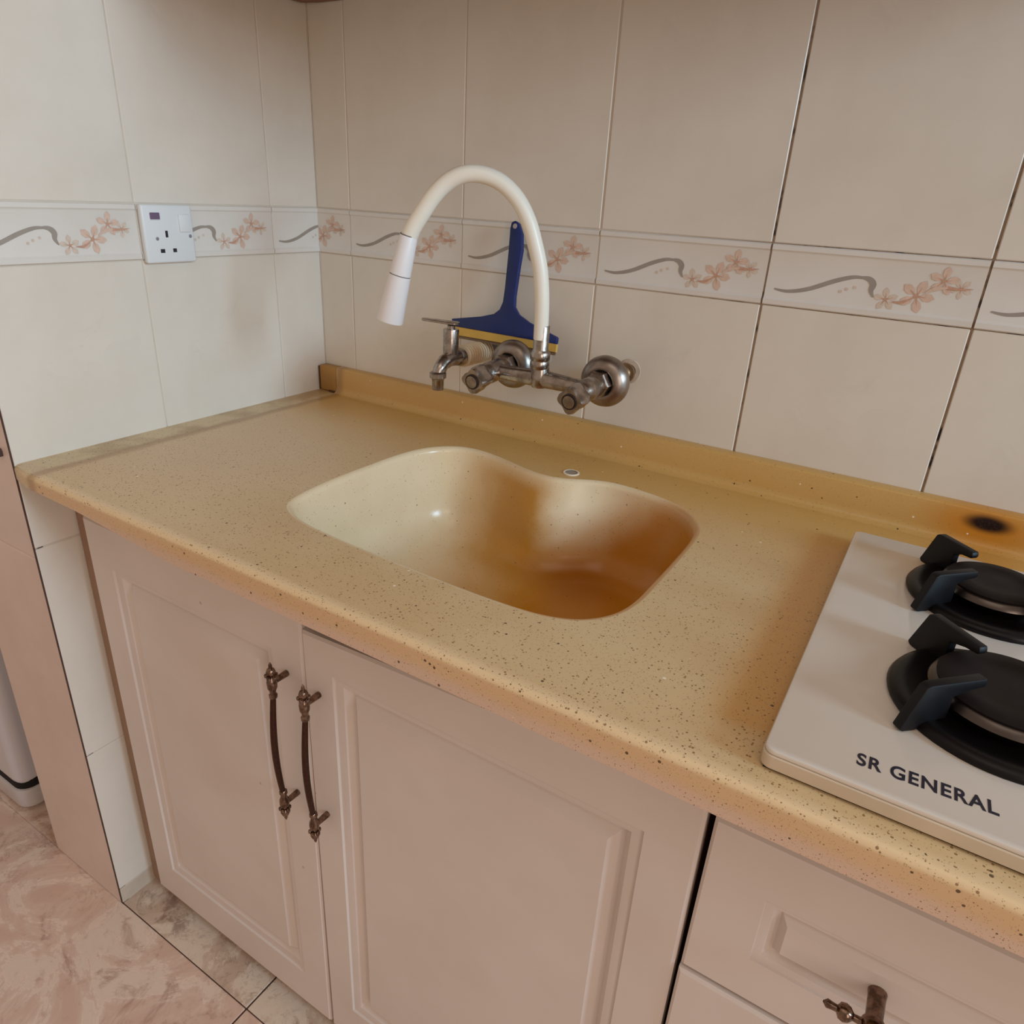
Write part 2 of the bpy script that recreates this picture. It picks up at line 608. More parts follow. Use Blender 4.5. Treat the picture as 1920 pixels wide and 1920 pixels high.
def mb_print():
    """ribbon and blossom spray, u along the tile, v up, tile 0.25 wide"""
    m = MB()
    y0 = -0.0003

    def quadstrip(pts, wid, mi, dy=0.0):
        L, R = strip_poly(pts, wid)
        vs = [(p.x, y0 + dy, p.y) for p in L] + [(p.x, y0 + dy, p.y) for p in R]
        n = len(L)
        m.add(vs, [[i, i + 1, n + i + 1, n + i] for i in range(n - 1)], mi)

    rib = spline([(0.012, 0.0215, 0), (0.030, 0.0200, 0), (0.055, 0.0255, 0), (0.085, 0.0385, 0), (0.105, 0.0450, 0), (0.118, 0.0455, 0)], 6)
    wid = [0.0004 + 0.0052 * math.sin(math.pi * min(1, 0.1 + 0.75 * i / (len(rib) - 1))) for i in range(len(rib))]
    quadstrip(rib, wid, 0)
    rib = spline([(0.115, 0.0460, 0), (0.1245, 0.0445, 0), (0.1300, 0.0390, 0), (0.1295, 0.0310, 0), (0.1335, 0.0235, 0)], 6)
    wid = [0.0012 + 0.0064 * math.sin(math.pi * min(1, 0.05 + 0.95 * i / (len(rib) - 1))) for i in range(len(rib))]
    quadstrip(rib, wid, 0, -0.00007)

    def flower(cx, cy, r, a0, mi, k=0):
        dy = -0.00012 * k
        for q in range(5):
            a = a0 + q * 2 * math.pi / 5
            d = Vector((math.cos(a), math.sin(a)))
            n = Vector((-d.y, d.x))
            pts = []
            for (u, w) in ((0.12, 0.0), (0.45, 0.24), (0.78, 0.25), (1.05, 0.0), (0.78, -0.25), (0.45, -0.24)):
                p = Vector((cx, cy)) + d * r * u + n * r * w
                pts.append((p.x, y0 + dy, p.y))
            m.add(pts, [list(range(6))], mi)
            p0 = Vector((cx, cy))
            pts = [p0 + d * r * 0.15 + n * r * 0.05, p0 + d * r * 0.6, p0 + d * r * 0.15 - n * r * 0.05]
            m.add([(p.x, y0 + dy - 0.0001, p.y) for p in pts], [[0, 1, 2]], 2)
        m.add([(cx + 0.16 * r * math.cos(t * math.pi / 3), y0 + dy - 0.00012, cy + 0.16 * r * math.sin(t * math.pi / 3)) for t in range(6)],
              [list(range(6))], 2)

    flower(0.148, 0.0225, 0.0140, 0.4, 3, 0)
    flower(0.181, 0.0300, 0.0195, 1.2, 1, 1)
    flower(0.206, 0.0500, 0.0165, 0.2, 1, 2)
    flower(0.226, 0.0430, 0.0115, 0.9, 3, 0)
    quadstrip([Vector((0.156, 0.021, 0)), Vector((0.166, 0.0205, 0)), Vector((0.176, 0.026, 0))], [0.0015, 0.0035, 0.001], 2, -0.0007)
    quadstrip([Vector((0.190, 0.035, 0)), Vector((0.199, 0.041, 0)), Vector((0.212, 0.043, 0))], [0.002, 0.005, 0.002], 1, -0.0008)
    quadstrip([Vector((0.212, 0.043, 0)), Vector((0.222, 0.0425, 0)), Vector((0.238, 0.044, 0))], [0.004, 0.003, 0.0005], 2, -0.0009)
    for bx, by in ((0.094, 0.0265), (0.101, 0.0300), (0.110, 0.0330)):
        m.add([(bx + 0.0022 * math.cos(t * math.pi / 3), y0, by + 0.0022 * math.sin(t * math.pi / 3)) for t in range(6)], [list(range(6))], 3)
    return m


PRINT_MATS = [RIBBON, PINK, PINKD, LEAF]


def print_mesh(u0, u1):
    mb = mb_print()
    me = bpy.data.meshes.new('flower_print')
    me.from_pydata([tuple(v) for v in mb.v], [], mb.f)
    for k in PRINT_MATS:
        me.materials.append(k)
    for p, i in zip(me.polygons, mb.mi):
        p.material_index = i
    bm = bmesh.new()
    bm.from_mesh(me)
    for u, s in ((u0, -1), (u1, 1)):
        bmesh.ops.bisect_plane(bm, geom=list(bm.verts) + list(bm.edges) + list(bm.faces), dist=1e-6,
                               plane_co=(u, 0, 0), plane_no=(s, 0, 0), clear_outer=True)
    for v in bm.verts:
        v.co.x -= u0
    for f in bm.faces:
        if f.normal.y > 0:
            f.normal_flip()
    bm.to_mesh(me)
    bm.free()
    return me


_cache = {}


def tile_mesh(kind, w, h, mat):
    key = (kind, round(w, 4), round(h, 4), mat.name)
    if key not in _cache:
        mb = mb_border(w) if kind == 'border_tile' else mb_tile(w, h)
        o = mb.build(kind, mat, None, 40 if kind == 'border_tile' else None)
        _cache[key] = o.data
        bpy.data.objects.remove(o)
    return _cache[key]


_prints = {}


def lay(parent, u0, u1, z0, z1, kind, frame, mat, pu=None):
    """one tile; frame maps (u,z) on the wall to the world"""
    o = put(kind, tile_mesh(kind, u1 - u0, z1 - z0, mat), parent)
    o.matrix_world = frame @ Matrix.Translation((u0, 0, z0))
    if pu:
        key = (round(pu[0], 4), round(pu[1], 4))
        if key not in _prints:
            _prints[key] = print_mesh(*pu)
        p = put('flower_print', _prints[key], o)
    return o


G = 0.0011
FB = Matrix.Identity(4)                                        # back wall: u = x
FL = Matrix(((0, -1, 0, 0), (1, 0, 0, 0), (0, 0, 1, 0), (0, 0, 0, 1)))   # left wall: u = y, faces +x
cols = [0.0007, 0.0815]
while cols[-1] < XE:
    cols.append(cols[-1] + 0.2503)
for i in range(len(cols) - 1):
    a, b = cols[i], cols[i + 1]
    g = 0.0008 if i < 3 else 0.0014
    a += g if i else 0
    b -= 0.0008 if i < 2 else 0.0014
    lay(wall_back, a, b, ZL + 0.001, ZB0 - 0.001, 'tile', FB, TILE)
    lay(wall_back, a, b, ZB1 + 0.001, ZB1 + 0.400, 'tile', FB, TILE)
    lay(wall_back, a, b, ZB1 + 0.402, ZB1 + 0.802, 'tile', FB, TILE)
    w = b - a
    lay(wall_back, a, b, ZB0, ZB1, 'border_tile', FB, BORDER, (0.25 - w, 0.25) if i == 0 else (0, 0.25))
lc = [(-0.5966, -0.3618), (-0.3602, -0.1105), (-0.1089, -0.0004)]
for i, (a, b) in enumerate(lc):
    lay(wall_left, a, b, 0.0385, 0.3605, 'tile', FL, TILE)
    lay(wall_left, a, b, 0.3625, ZL - 0.001, 'tile', FL, TILE)
    lay(wall_left, a, b, ZL + 0.001, ZB0 - 0.001, 'tile', FL, TILE)
    lay(wall_left, a, b, ZB1 + 0.001, ZB1 + 0.400, 'tile', FL, TILE)
    lay(wall_left, a, b, ZB1 + 0.402, ZB1 + 0.802, 'tile', FL, TILE)
    w = b - a
    lay(wall_left, a, b, ZB0, ZB1, 'border_tile', FL, BORDER, (0.0, w) if i == 2 else (0.25 - w, 0.25))
lay(wall_left, lc[0][0], lc[0][1], 0.001, 0.0365, 'skirting_tile', FL, plain('greyish_skirting', (200, 186, 168), 0.5))
# pinkish tiles on the end of the wall, facing the room
FP = Matrix.Translation((0, -0.598, 0))
lay(wall_left, -0.2227, -0.0030, 0.0003, 0.7385, 'tile', FP, PTILE)
lay(wall_left, -0.2227, -0.0030, 0.7410, 1.1400, 'tile', FP, PTILE)
lay(wall_left, -0.2227, -0.0030, 1.1420, 1.6400, 'tile', FP, PTILE)
pj = MB()
pj.box((-0.2227, -0.5976, 0.7385), (-0.0035, -0.594, 0.7410))
pj.build('grout_joint', plain('light_grout', (226, 206, 196), 0.9), wall_left)
gc = MB()
gc.box((-0.0034, -0.5984, 0.002), (-0.0006, -0.5962, 1.60), 0, 0.0006, 1)
gc.build('grout_bead', GROUT_DARK, wall_left)
gc = MB()
gc.box((-0.033, -0.606, 0.897), (-0.022, -0.594, 0.909), 0, 0.003, 2)
gc.build('grout_lump', GROUT_DARK, wall_left)

# ------------------------------------------------------------------ floor
floor = MB()
floor.box((-1.6, -3.0, -0.08), (XE, 0.02, -0.0025))
floor = floor.build('floor', GROUT_DARK)
tag(floor, 'pink and grey marbled tile floor', 'floor', kind='structure')


def floor_tile(x0, x1, y0, y1, mat, bev=0.0010):
    m = MB()
    m.box((x0, y0, -0.012), (x1, y1, 0.0), 0, bev, 1)
    return m.build('tile', mat, floor)


g = 0.0016
xs = [-1.5935, -0.6235, 0.3465, 0.9465, 1.5465, 2.1465]
ys = [-2.997, -2.397, -1.797, -1.197, -0.5965]
for i in range(len(xs) - 1):
    for j in range(len(ys) - 1):
        floor_tile(xs[i] + g, xs[i + 1] - g, ys[j] + g, ys[j + 1] - (g if j < 3 else 0.0003), FLOORP)
for a, b in ((-0.004, 0.3465), (0.3465, 0.9465), (0.9465, 1.5465), (1.5465, 2.1465)):
    floor_tile(a + g, b - g, -0.5965 + g, -0.14, FLOORG)
for a, b in ((-1.5935, -0.6235), (-0.6235, -0.225)):
    floor_tile(a + g, b - g, -0.5967, -0.02, FLOORP, 0.0002)

# ------------------------------------------------------------------ upper cabinet (only its corner shows at the top edge)
uc = thing('wall_cabinet', 'brown underside corner of the wall cabinet above the sink at the top edge', 'cabinet')
m = MB()
m.box((0.004, -0.36, 1.548), (1.30, -0.002, 2.15), 0, 0.002, 1)
m.build('carcass', CABU, uc)
for k in range(3):
    m = MB()
    m.box((0.006 + 0.432 * k, -0.380, 1.552), (0.434 + 0.432 * k, -0.361, 2.148), 0, 0.003, 1)
    m.build('door', PAINT, uc)
# slightly bowed light rail in the corner
m = MB()
m.tube([(0.004, -0.05, 1.546), (0.012, -0.022, 1.545), (0.035, -0.010, 1.546), (0.09, -0.006, 1.547)], 0.004, 10)
m.build('corner_bead', CABU, uc, 60)

# ------------------------------------------------------------------ countertop with the moulded sink
top = thing('countertop', 'speckled yellow resin countertop with moulded sink basin along the wall', 'countertop')
OUT = [(0.396, -0.466), (0.380, -0.432), (0.373, -0.365), (0.374, -0.287), (0.377, -0.223), (0.390, -0.168), (0.424, -0.130), (0.469, -0.122),
       (0.523, -0.134), (0.575, -0.150), (0.622, -0.150), (0.665, -0.125), (0.704, -0.114), (0.767, -0.122), (0.818, -0.142), (0.850, -0.185),
       (0.859, -0.225), (0.861, -0.294), (0.861, -0.364), (0.860, -0.410), (0.851, -0.448), (0.828, -0.478), (0.795, -0.494), (0.755, -0.500),
       (0.70, -0.5015), (0.64, -0.5005), (0.57, -0.498), (0.50, -0.494), (0.439, -0.486)]
rim = [Vector((p.x, p.y)) for p in spline([(x, y, 0) for x, y in OUT], 6, True)]
for _ in range(4):
    rim = [(rim[i - 1] + rim[i] * 2 + rim[(i + 1) % len(rim)]) / 4 for i in range(len(rim))]
NR = len(rim)
ZT = 0.890
YF = -0.606


def inward(loop):
    out = []
    n = len(loop)
    area2 = sum(loop[i].x * loop[(i + 1) % n].y - loop[(i + 1) % n].x * loop[i].y for i in range(n))
    s = 1 if area2 > 0 else -1
    for i in range(n):
        t = (loop[(i + 1) % n] - loop[i - 1]).normalized()
        out.append(Vector((-t.y, t.x)) * s)
    return out


nin = inward(rim)
cen = Vector((0.62, -0.315))
# slab: top face with the basin opening, then front lip, bottom and ends
bm = bmesh.new()
outer = []
XR = XE - 0.01
fx = [0.0, 0.012, 0.028, 0.045] + [0.045 + (XR - 0.045) * k / 40 for k in range(1, 41)]


def front_y(x):
    return -0.598 - 0.008 * min(1.0, max(0.0, x / 0.045)) ** 0.6


def front_bot(x):
    if x < 0.17:
        return 0.866 - 0.003 * x / 0.17
    return 0.863 - 0.0135 * min(1.0, (x - 0.17) / 0.18)


rows = []
R = 0.0075
for x in fx:
    yf, zb = front_y(x), front_bot(x)
    prof = [(yf + R, ZT)]
    for k in range(1, 6):
        a = math.pi / 2 * k / 5
        prof.append((yf + R - R * math.sin(a), ZT - R + R * math.cos(a)))
    prof += [(yf, (ZT - R + zb) / 2), (yf, zb + 0.004), (yf + 0.004, zb), (yf + 0.05, zb)]
    rows.append([bm.verts.new((x, y, z)) for y, z in prof])
for i in range(len(rows) - 1):
    for j in range(len(rows[0]) - 1):
        bm.faces.new((rows[i][j], rows[i + 1][j], rows[i + 1][j + 1], rows[i][j + 1]))
bk = [bm.verts.new((x, 0.0, ZT)) for x in (0.0, 0.4, 0.8, 1.2, 1.6, XR)]
hole = [bm.verts.new((p.x, p.y, ZT)) for p in rim]
be = []
topfront = [r[0] for r in rows]
loop = topfront + bk[::-1]
edges = []
for i in range(len(loop)):
    a, b = loop[i], loop[(i + 1) % len(loop)]
    e = bm.edges.get((a, b)) or bm.edges.new((a, b))
    edges.append(e)
for i in range(NR):
    edges.append(bm.edges.new((hole[i], hole[(i + 1) % NR])))
bmesh.ops.triangle_fill(bm, use_beauty=True, use_dissolve=False, edges=edges)
bmesh.ops.recalc_face_normals(bm, faces=bm.faces)
for f in bm.faces:
    if f.normal.z < -0.5 and f.calc_center_median().z > 0.889:
        f.normal_flip()
me = bpy.data.meshes.new('slab')
bm.to_mesh(me)
bm.free()
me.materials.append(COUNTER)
me.shade_smooth()
me.set_sharp_from_angle(angle=math.radians(40))
slab = put('slab', me, top)
# basin
vs, fs = [], []
prof = []                                   # (inset, drop)
Rr = 0.008
for k in range(0, 6):
    a = math.pi / 2 * k / 5
    prof.append((Rr * math.sin(a), Rr - Rr * math.cos(a)))
for k in range(1, 7):
    prof.append((Rr + 0.010 * k / 6, Rr + (0.088 - Rr) * k / 6))
Rb = 0.052
for k in range(1, 9):
    a = math.pi / 2 * k / 8
    prof.append((0.018 + Rb * (1 - math.cos(a)), 0.088 + Rb * math.sin(a)))
for ins, drop in prof:
    lev = []
    for p, q in zip(rim, nin):
        dep = max(0.0, min(1.0, (drop - 0.006) / 0.09))
        w = math.exp(-((p.x - 0.610) / 0.060) ** 2) * (1.0 if p.y > -0.2 else 0.0)
        b = p + q * ins + Vector((0, -0.026)) * w * dep
        lev.append(b)
    for _ in range(int(max(0.0, drop - 0.03) * 260)):
        lev = [(lev[i - 1] + lev[i] * 2 + lev[(i + 1) % NR]) / 4 for i in range(NR)]
    vs += [(b.x, b.y, ZT - drop) for b in lev]
last = prof[-1]
nl = len(prof)
ring0 = [Vector(vs[(nl - 1) * NR + i]) for i in range(NR)]
for k, s in enumerate((0.82, 0.6, 0.35, 0.12)):
    for r0 in ring0:
        x = cen.x + (r0.x - cen.x) * s
        y = cen.y + (r0.y - cen.y) * s
        vs.append((x, y, ZT - last[1] - 0.002 * (k + 1)))
tot = nl + 4
for i in range(tot - 1):
    for k in range(NR):
        k2 = (k + 1) % NR
        fs.append([i * NR + k, i * NR + k2, (i + 1) * NR + k2, (i + 1) * NR + k])
vs.append((cen.x, cen.y, ZT - last[1] - 0.009))
for k in range(NR):
    fs.append([(tot - 1) * NR + k, (tot - 1) * NR + (k + 1) % NR, tot * NR])
m = MB()
m.add(vs, fs)
basin = m.build('sink_basin', BASIN, top, 60)
if sum(p.normal.z for p in basin.data.polygons) < 0:
    basin.data.flip_normals()
basin['label'] = 'cream moulded sink basin with rusty brown stains'
# upstand at the back with a small cove
m = MB()
vs, fs = [], []
up = [(-0.034, 0.8895), (-0.029, 0.8905), (-0.0245, 0.8935), (-0.0215, 0.898), (-0.0205, 0.904), (-0.0200, 0.936), (-0.0185, 0.939), (-0.016, 0.940), (-0.0004, 0.940), (-0.0004, 0.8895)]
for x in [0.048 + (XR - 0.048) * k / 20 for k in range(21)]:
    for y, z in up:
        vs.append((x, y, z))
nu = len(up)
for i in range(20):
    for j in range(nu):
        j2 = (j + 1) % nu
        fs.append([i * nu + j, i * nu + j2, (i + 1) * nu + j2, (i + 1) * nu + j])
fs.append(list(range(nu)))
fs.append([20 * nu + j for j in range(nu)][::-1])
m.add(vs, fs)
m.build('upstand', COUNTER, top, 50)
m = MB()
m.box((0.004, -0.0225, 0.8905), (0.0475, -0.0005, 0.9405), 0, 0.003, 2)
st = m.build('upstand_stub', plain('stained_stub', (168, 126, 66), 0.5, 0, 0.12, 30), top, 40)
m = MB()
m.tube([(0.003, -0.021, 0.8912), (0.0042, -0.0222, 0.91), (0.003, -0.021, 0.938)], 0.0018, 8)
SEAL = plain('dark_sealant', (78, 44, 22), 0.7)
m.build('sealant_bead', SEAL, top, 60)
m = MB()
m.tube([(0.030, -0.0235, 0.8915), (0.048, -0.0240, 0.8915)], 0.0022, 8)
m.build('sealant_bead', SEAL, top, 60)
# capped tap hole
m = MB()
m.lathe([(0.0095, 0.0), (0.0125, 0.0), (0.0125, 0.0012), (0.0108, 0.0018), (0.0095, 0.0012)], Matrix.Translation((0.628, -0.1195, ZT + 0.0001)), 32, 0, False)
r_ = m.build('tap_hole_ring', RINGM, top, 60)
r_['label'] = 'white rimmed capped tap hole'
m = MB()
m.lathe([(0.0098, 0.0), (0.0098, 0.0006)], Matrix.Translation((0.628, -0.1195, ZT + 0.0001)), 32)
m.build('hole_cover', HOLEM, top)


# ------------------------------------------------------------------ base cabinets
def panel(x0, x1, z0, z1, gx0, gx1, gz0, gz1, y, name, parent, zl=None, zr=None, t=0.018, xl=None, xr=None):
    """door or drawer front with a routed raised panel; zl/zr tilt the upper edge"""
    zl = zl or z1
    zr = zr or z1
    xl = x0 if xl is None else xl
    xr = x1 if xr is None else xr
    rings = [(0.0, 0.0), (0.0012, 0.0032), (0.0045, 0.0032), (0.0130, 0.0048), (0.0205, 0.0135), (0.0240, 0.0135), (0.0350, 0.0030)]
    if gz1 - gz0 < 0.12:
        rings = [(a * 0.62, d * 0.8) for a, d in rings]
    loops = []
    c = 0.003
    loops.append([(x0, y + t, z0), (x1, y + t, z0), (xr, y + t, zr), (xl, y + t, zl)])
    loops.append([(x0, y + c, z0), (x1, y + c, z0), (xr, y + c, zr), (xl, y + c, zl)])
    loops.append([(x0 + c, y, z0 + c), (x1 - c, y, z0 + c), (xr - c, y, zr - c), (xl + c, y, zl - c)])
    for a, d in rings:
        loops.append([(gx0 + a, y + d, gz0 + a), (gx1 - a, y + d, gz0 + a), (gx1 - a, y + d, gz1 - a), (gx0 + a, y + d, gz1 - a)])
    vs = [p for l in loops for p in l]
    fs = [[0, 1, 2, 3]]
    for i in range(len(loops) - 1):
        for k in range(4):
            k2 = (k + 1) % 4
            fs.append([i * 4 + k, i * 4 + k2, (i + 1) * 4 + k2, (i + 1) * 4 + k])
    b = (len(loops) - 1) * 4
    fs.append([b, b + 1, b + 2, b + 3])
    m = MB()
    m.add(vs, fs)
    return m.build(name, PAINT, parent, 30)


YD = -0.545


def pull_handle(x, zt, zb, parent):
    """bowed bronze pull with ornate posts and finials"""
    m = MB()
    yb = YD - 0.024
    pts = []
    for k in range(13):
        t = k / 12
        pts.append((x, yb - 0.006 * math.sin(math.pi * t), zt - 0.018 + (zb + 0.014 - zt + 0.018) * t))
    m.tube(pts, [0.0035 + 0.0009 * math.sin(math.pi * k / 12) for k in range(13)], 12, 1)
    for z, s in ((zt, 1), (zb, -1)):
        m.lathe([(0.0042, 0), (0.0044, 0.003), (0.0038, 0.020), (0.0050, 0.0235)], axisM((x, YD, z), (0, -1, 0)), 16)
        # turned collar, ball and leafy tip along the bar axis
        m.lathe([(0.0034, -0.024), (0.0052, -0.022), (0.0054, -0.018), (0.0038, -0.016), (0.0042, -0.012), (0.0062, -0.007), (0.0066, 0.000),
                 (0.0058, 0.005), (0.0036, 0.008), (0.0034, 0.010), (0.0056, 0.013), (0.0060, 0.016), (0.0046, 0.020), (0.0024, 0.022), (0.0022, 0.026), (0.0005, 0.030)],
                axisM((x, yb, z), (0, 0, s)), 16)
        for a in range(5):
            an = a * 2 * math.pi / 5
            m.lathe([(0.0004, -0.0035), (0.0030, -0.0015), (0.0030, 0.0015), (0.0004, 0.0035)],
                    Matrix.Translation((x + 0.0056 * math.cos(an), yb + 0.0056 * math.sin(an), z + s * 0.010)), 8)
    h = m.build('handle', [BRASS, ROPE], parent, 40)
    return h


def t_knob(x, z, parent):
    m = MB()
    yb = YD - 0.030
    m.lathe([(0.0075, 0), (0.0070, 0.004), (0.0066, 0.024), (0.0090, 0.028), (0.0095, 0.033), (0.0070, 0.038), (0.002, 0.040)], axisM((x, YD + 0.002, z), (0, -1, 0)), 20)
    for s in (-1, 1):
        m.lathe([(0.0050, 0.004), (0.0030, 0.010), (0.0028, 0.014), (0.0060, 0.017), (0.0072, 0.0205), (0.0062, 0.0245), (0.0028, 0.0265), (0.0030, 0.030), (0.0036, 0.034), (0.0006, 0.037)],
                axisM((x, yb, z), (s, 0, 0)), 18)
    return m.build('knob', BRASS, parent, 40)


cab = thing('sink_cabinet', 'pinkish cream two door base cabinet under the sink', 'cabinet')
m = MB()
m.box((0.0165, -0.526, 0.035), (0.020, -0.03, 0.845))
m.box((0.985, -0.526, 0.035), (0.989, -0.03, 0.845))
m.box((0.0165, -0.10, 0.035), (0.989, -0.03, 0.70))
m.box((0.0165, -0.526, 0.035), (0.989, -0.03, 0.05))
m.build('carcass', CARCASS, cab)
m = MB()
m.box((0.004, -0.533, 0.012), (0.030, -0.515, 0.848))
m.build('filler_strip', CARCASS, cab)
m = MB()
m.box((0.020, -0.520, 0.05), (0.985, -0.512, 0.846))
m.build('inner_shadow_panel', DARK, cab)
m = MB()
m.box((0.004, -0.48, 0.0), (0.989, -0.465, 0.035))
m.build('toe_kick', plain('brown_toe_kick', (96, 64, 46), 0.8), cab)
d1 = panel(0.0445, 0.4920, 0.030, 0.806, 0.100, 0.440, 0.107, 0.736, YD, 'door', cab, xr=0.4958)
d2 = panel(0.4965, 0.9905, 0.030, 0.806, 0.5445, 0.940, 0.107, 0.738, YD, 'door', cab, 0.7840, 0.808)
pull_handle(0.4655, 0.709, 0.511, d1)
pull_handle(0.5205, 0.701, 0.504, d2)

drw = thing('drawer_cabinet', 'cream drawer base cabinet below the gas hob', 'cabinet')
m = MB()
m.box((1.0005, -0.526, 0.035), (1.60, -0.03, 0.845))
m.build('carcass', CARCASS, drw)
m = MB()
m.box((1.0005, -0.533, 0.05), (1.598, -0.5262, 0.846))
m.build('inner_shadow_panel', DARK, drw)
m = MB()
m.box((1.0005, -0.48, 0.0), (1.60, -0.465, 0.035))
m.build('toe_kick', plain('brown_toe_kick_b', (96, 64, 46), 0.8), drw)
dz = [(0.5985, 0.7920), (0.3850, 0.5950), (0.030, 0.381)]
for k, (a, b) in enumerate(dz):
    c = (a + b) / 2 - (0.004 if k == 0 else 0)
    h = 0.0385 if k < 2 else 0.12
    d = panel((0.9960, 0.9945, 0.9945)[k], 1.598, a, b, 1.0525, 1.545, c - h, c + h, YD - (0.003 if k == 1 else 0), 'drawer', drw, xl=(0.9978, 0.9955, 0.9945)[k])
    if k == 0:
        t_knob(1.150, 0.689, d)
    t_knob(1.456, 0.692 if k == 0 else c, d)
    if k:
        t_knob(1.141, c, d)

# ------------------------------------------------------------------ gas hob
hob = thing('gas_hob', 'white plate gas hob with black burners set on the counter', 'hob')
HX0, HX1, HY0, HY1 = 1.0235, 1.755, -0.5800, -0.112
ZP = 0.909
m = MB()
m.box((HX0 + 0.003, HY0 + 0.003, 0.8902), (HX1 - 0.003, HY1 - 0.003, 0.8925))
m.build('dark_gap_strip', DARK, hob)  # black strip put in for the dark gap under the hob


def rounded_plate(x0, x1, y0, y1, z0, z1, r, bev=0.0015):
    loop = []
    for cx, cy, a0 in ((x1 - r, y1 - r, 0), (x0 + r, y1 - r, 90), (x0 + r, y0 + r, 180), (x1 - r, y0 + r, 270)):
        for k in range(7):
            a = math.radians(a0 + 15 * k)
            loop.append((cx + r * math.cos(a), cy + r * math.sin(a), z0))
    m = MB()
    m.prism(loop, (0, 0, z1 - z0))
    return m


rounded_plate(HX0, HX1, HY0, HY1, 0.8925, 0.9045, 0.008).build('edge_frame', RIM, hob, 40, 0.0008, 1)
rounded_plate(HX0 + 0.0008, HX1 - 0.0008, HY0 + 0.0008, HY1 - 0.0008, 0.9047, ZP, 0.008).build('plate', GLASS, hob, 40, 0.0012, 2)


def burner(cx, cy, rp, rc):
    T = Matrix.Translation((cx, cy, ZP))
    m = MB()
    m.lathe([(rp, 0.0002), (rp + 0.001, 0.003), (rp - 0.001, 0.0065), (rp - 0.006, 0.0085), (rp - 0.014, 0.0075), (rp - 0.022, 0.0050), (0.02, 0.0048)], T, 56)
    pan = m.build('drip_pan', ENAMEL, hob, 50)
    m = MB()
    m.lathe([(rc - 0.006, 0.005), (rc - 0.004, 0.010), (rc + 0.0005, 0.0135), (rc + 0.0025, 0.0165), (rc + 0.0005, 0.0215), (rc - 0.003, 0.0235)], T, 56)
    m.build('burner_ring', STEEL, hob, 50)
    m = MB()
    m.lathe([(rc - 0.0025, 0.0225), (rc - 0.002, 0.0250), (rc - 0.006, 0.0268), (rc - 0.018, 0.0272), (rc - 0.022, 0.0258), (0.012, 0.0255), (0.001, 0.0262)], T, 56)
    m.build('burner_cap', CAP, hob, 40)
    for q in range(4):
        a = math.radians(45 + 90 * q)
        F = T @ Matrix.Rotation(a, 4, 'Z')
        ro = rp + 0.0045
        poly = [(0.034, 0.0345), (0.0325, 0.0375), (0.034, 0.0420), (ro - 0.004, 0.0415), (ro, 0.0395), (ro + 0.013, 0.0030), (ro + 0.010, 0.0005),
                (ro - 0.001, 0.0005), (ro - 0.020, 0.0078), (ro - 0.028, 0.0080), (ro - 0.028, 0.0285), (0.046, 0.0330)]
        m = MB()
        th = 0.0085
        m.prism([(x, -th / 2, z) for x, z in poly], (0, th, 0), 0, F)
        m.build('pan_support', CAST, hob, 40, 0.0012, 2)


burner(1.176, -0.428, 0.084, 0.055)
burner(1.168, -0.222, 0.078, 0.047)
burner(1.585, -0.428, 0.078, 0.047)
burner(1.585, -0.222, 0.078, 0.047)
for k in range(4):
    m = MB()
    m.lathe([(0.019, 0), (0.019, 0.003), (0.016, 0.005), (0.0145, 0.022), (0.013, 0.024)], Matrix.Translation((1.38, -0.50 + 0.095 * k, ZP)), 24)
    m.box((-0.003, -0.014, 0.023), (0.003, 0.014, 0.027), 0, 0.001, 1, Matrix.Translation((1.38, -0.50 + 0.095 * k, ZP)))
    m.build('control_knob', ENAMEL, hob, 40)
# lettering
cu = bpy.data.curves.new('brand_lettering', 'FONT')
cu.body = 'SR GENERAL'
cu.size = 0.0190
cu.space_character = 1.12
cu.extrude = 0.00005
cu.offset = 0.00045
to = bpy.data.objects.new('tmp', cu)
COL.objects.link(to)
bpy.context.view_layer.update()
me = bpy.data.meshes.new_from_object(to.evaluated_get(bpy.context.evaluated_depsgraph_get()))
bpy.data.objects.remove(to)
me.materials.clear()
me.materials.append(INK)
xs_ = [v.co.x for v in me.vertices]
wid_ = max(xs_) - min(xs_)
for v in me.vertices:
    v.co.x = (v.co.x - min(xs_)) * 0.0885 / wid_
let = put('lettering', me, hob)
let.location = (1.0845, -0.5575, ZP + 0.0002)
let.rotation_euler = (0, 0, math.radians(2.2))

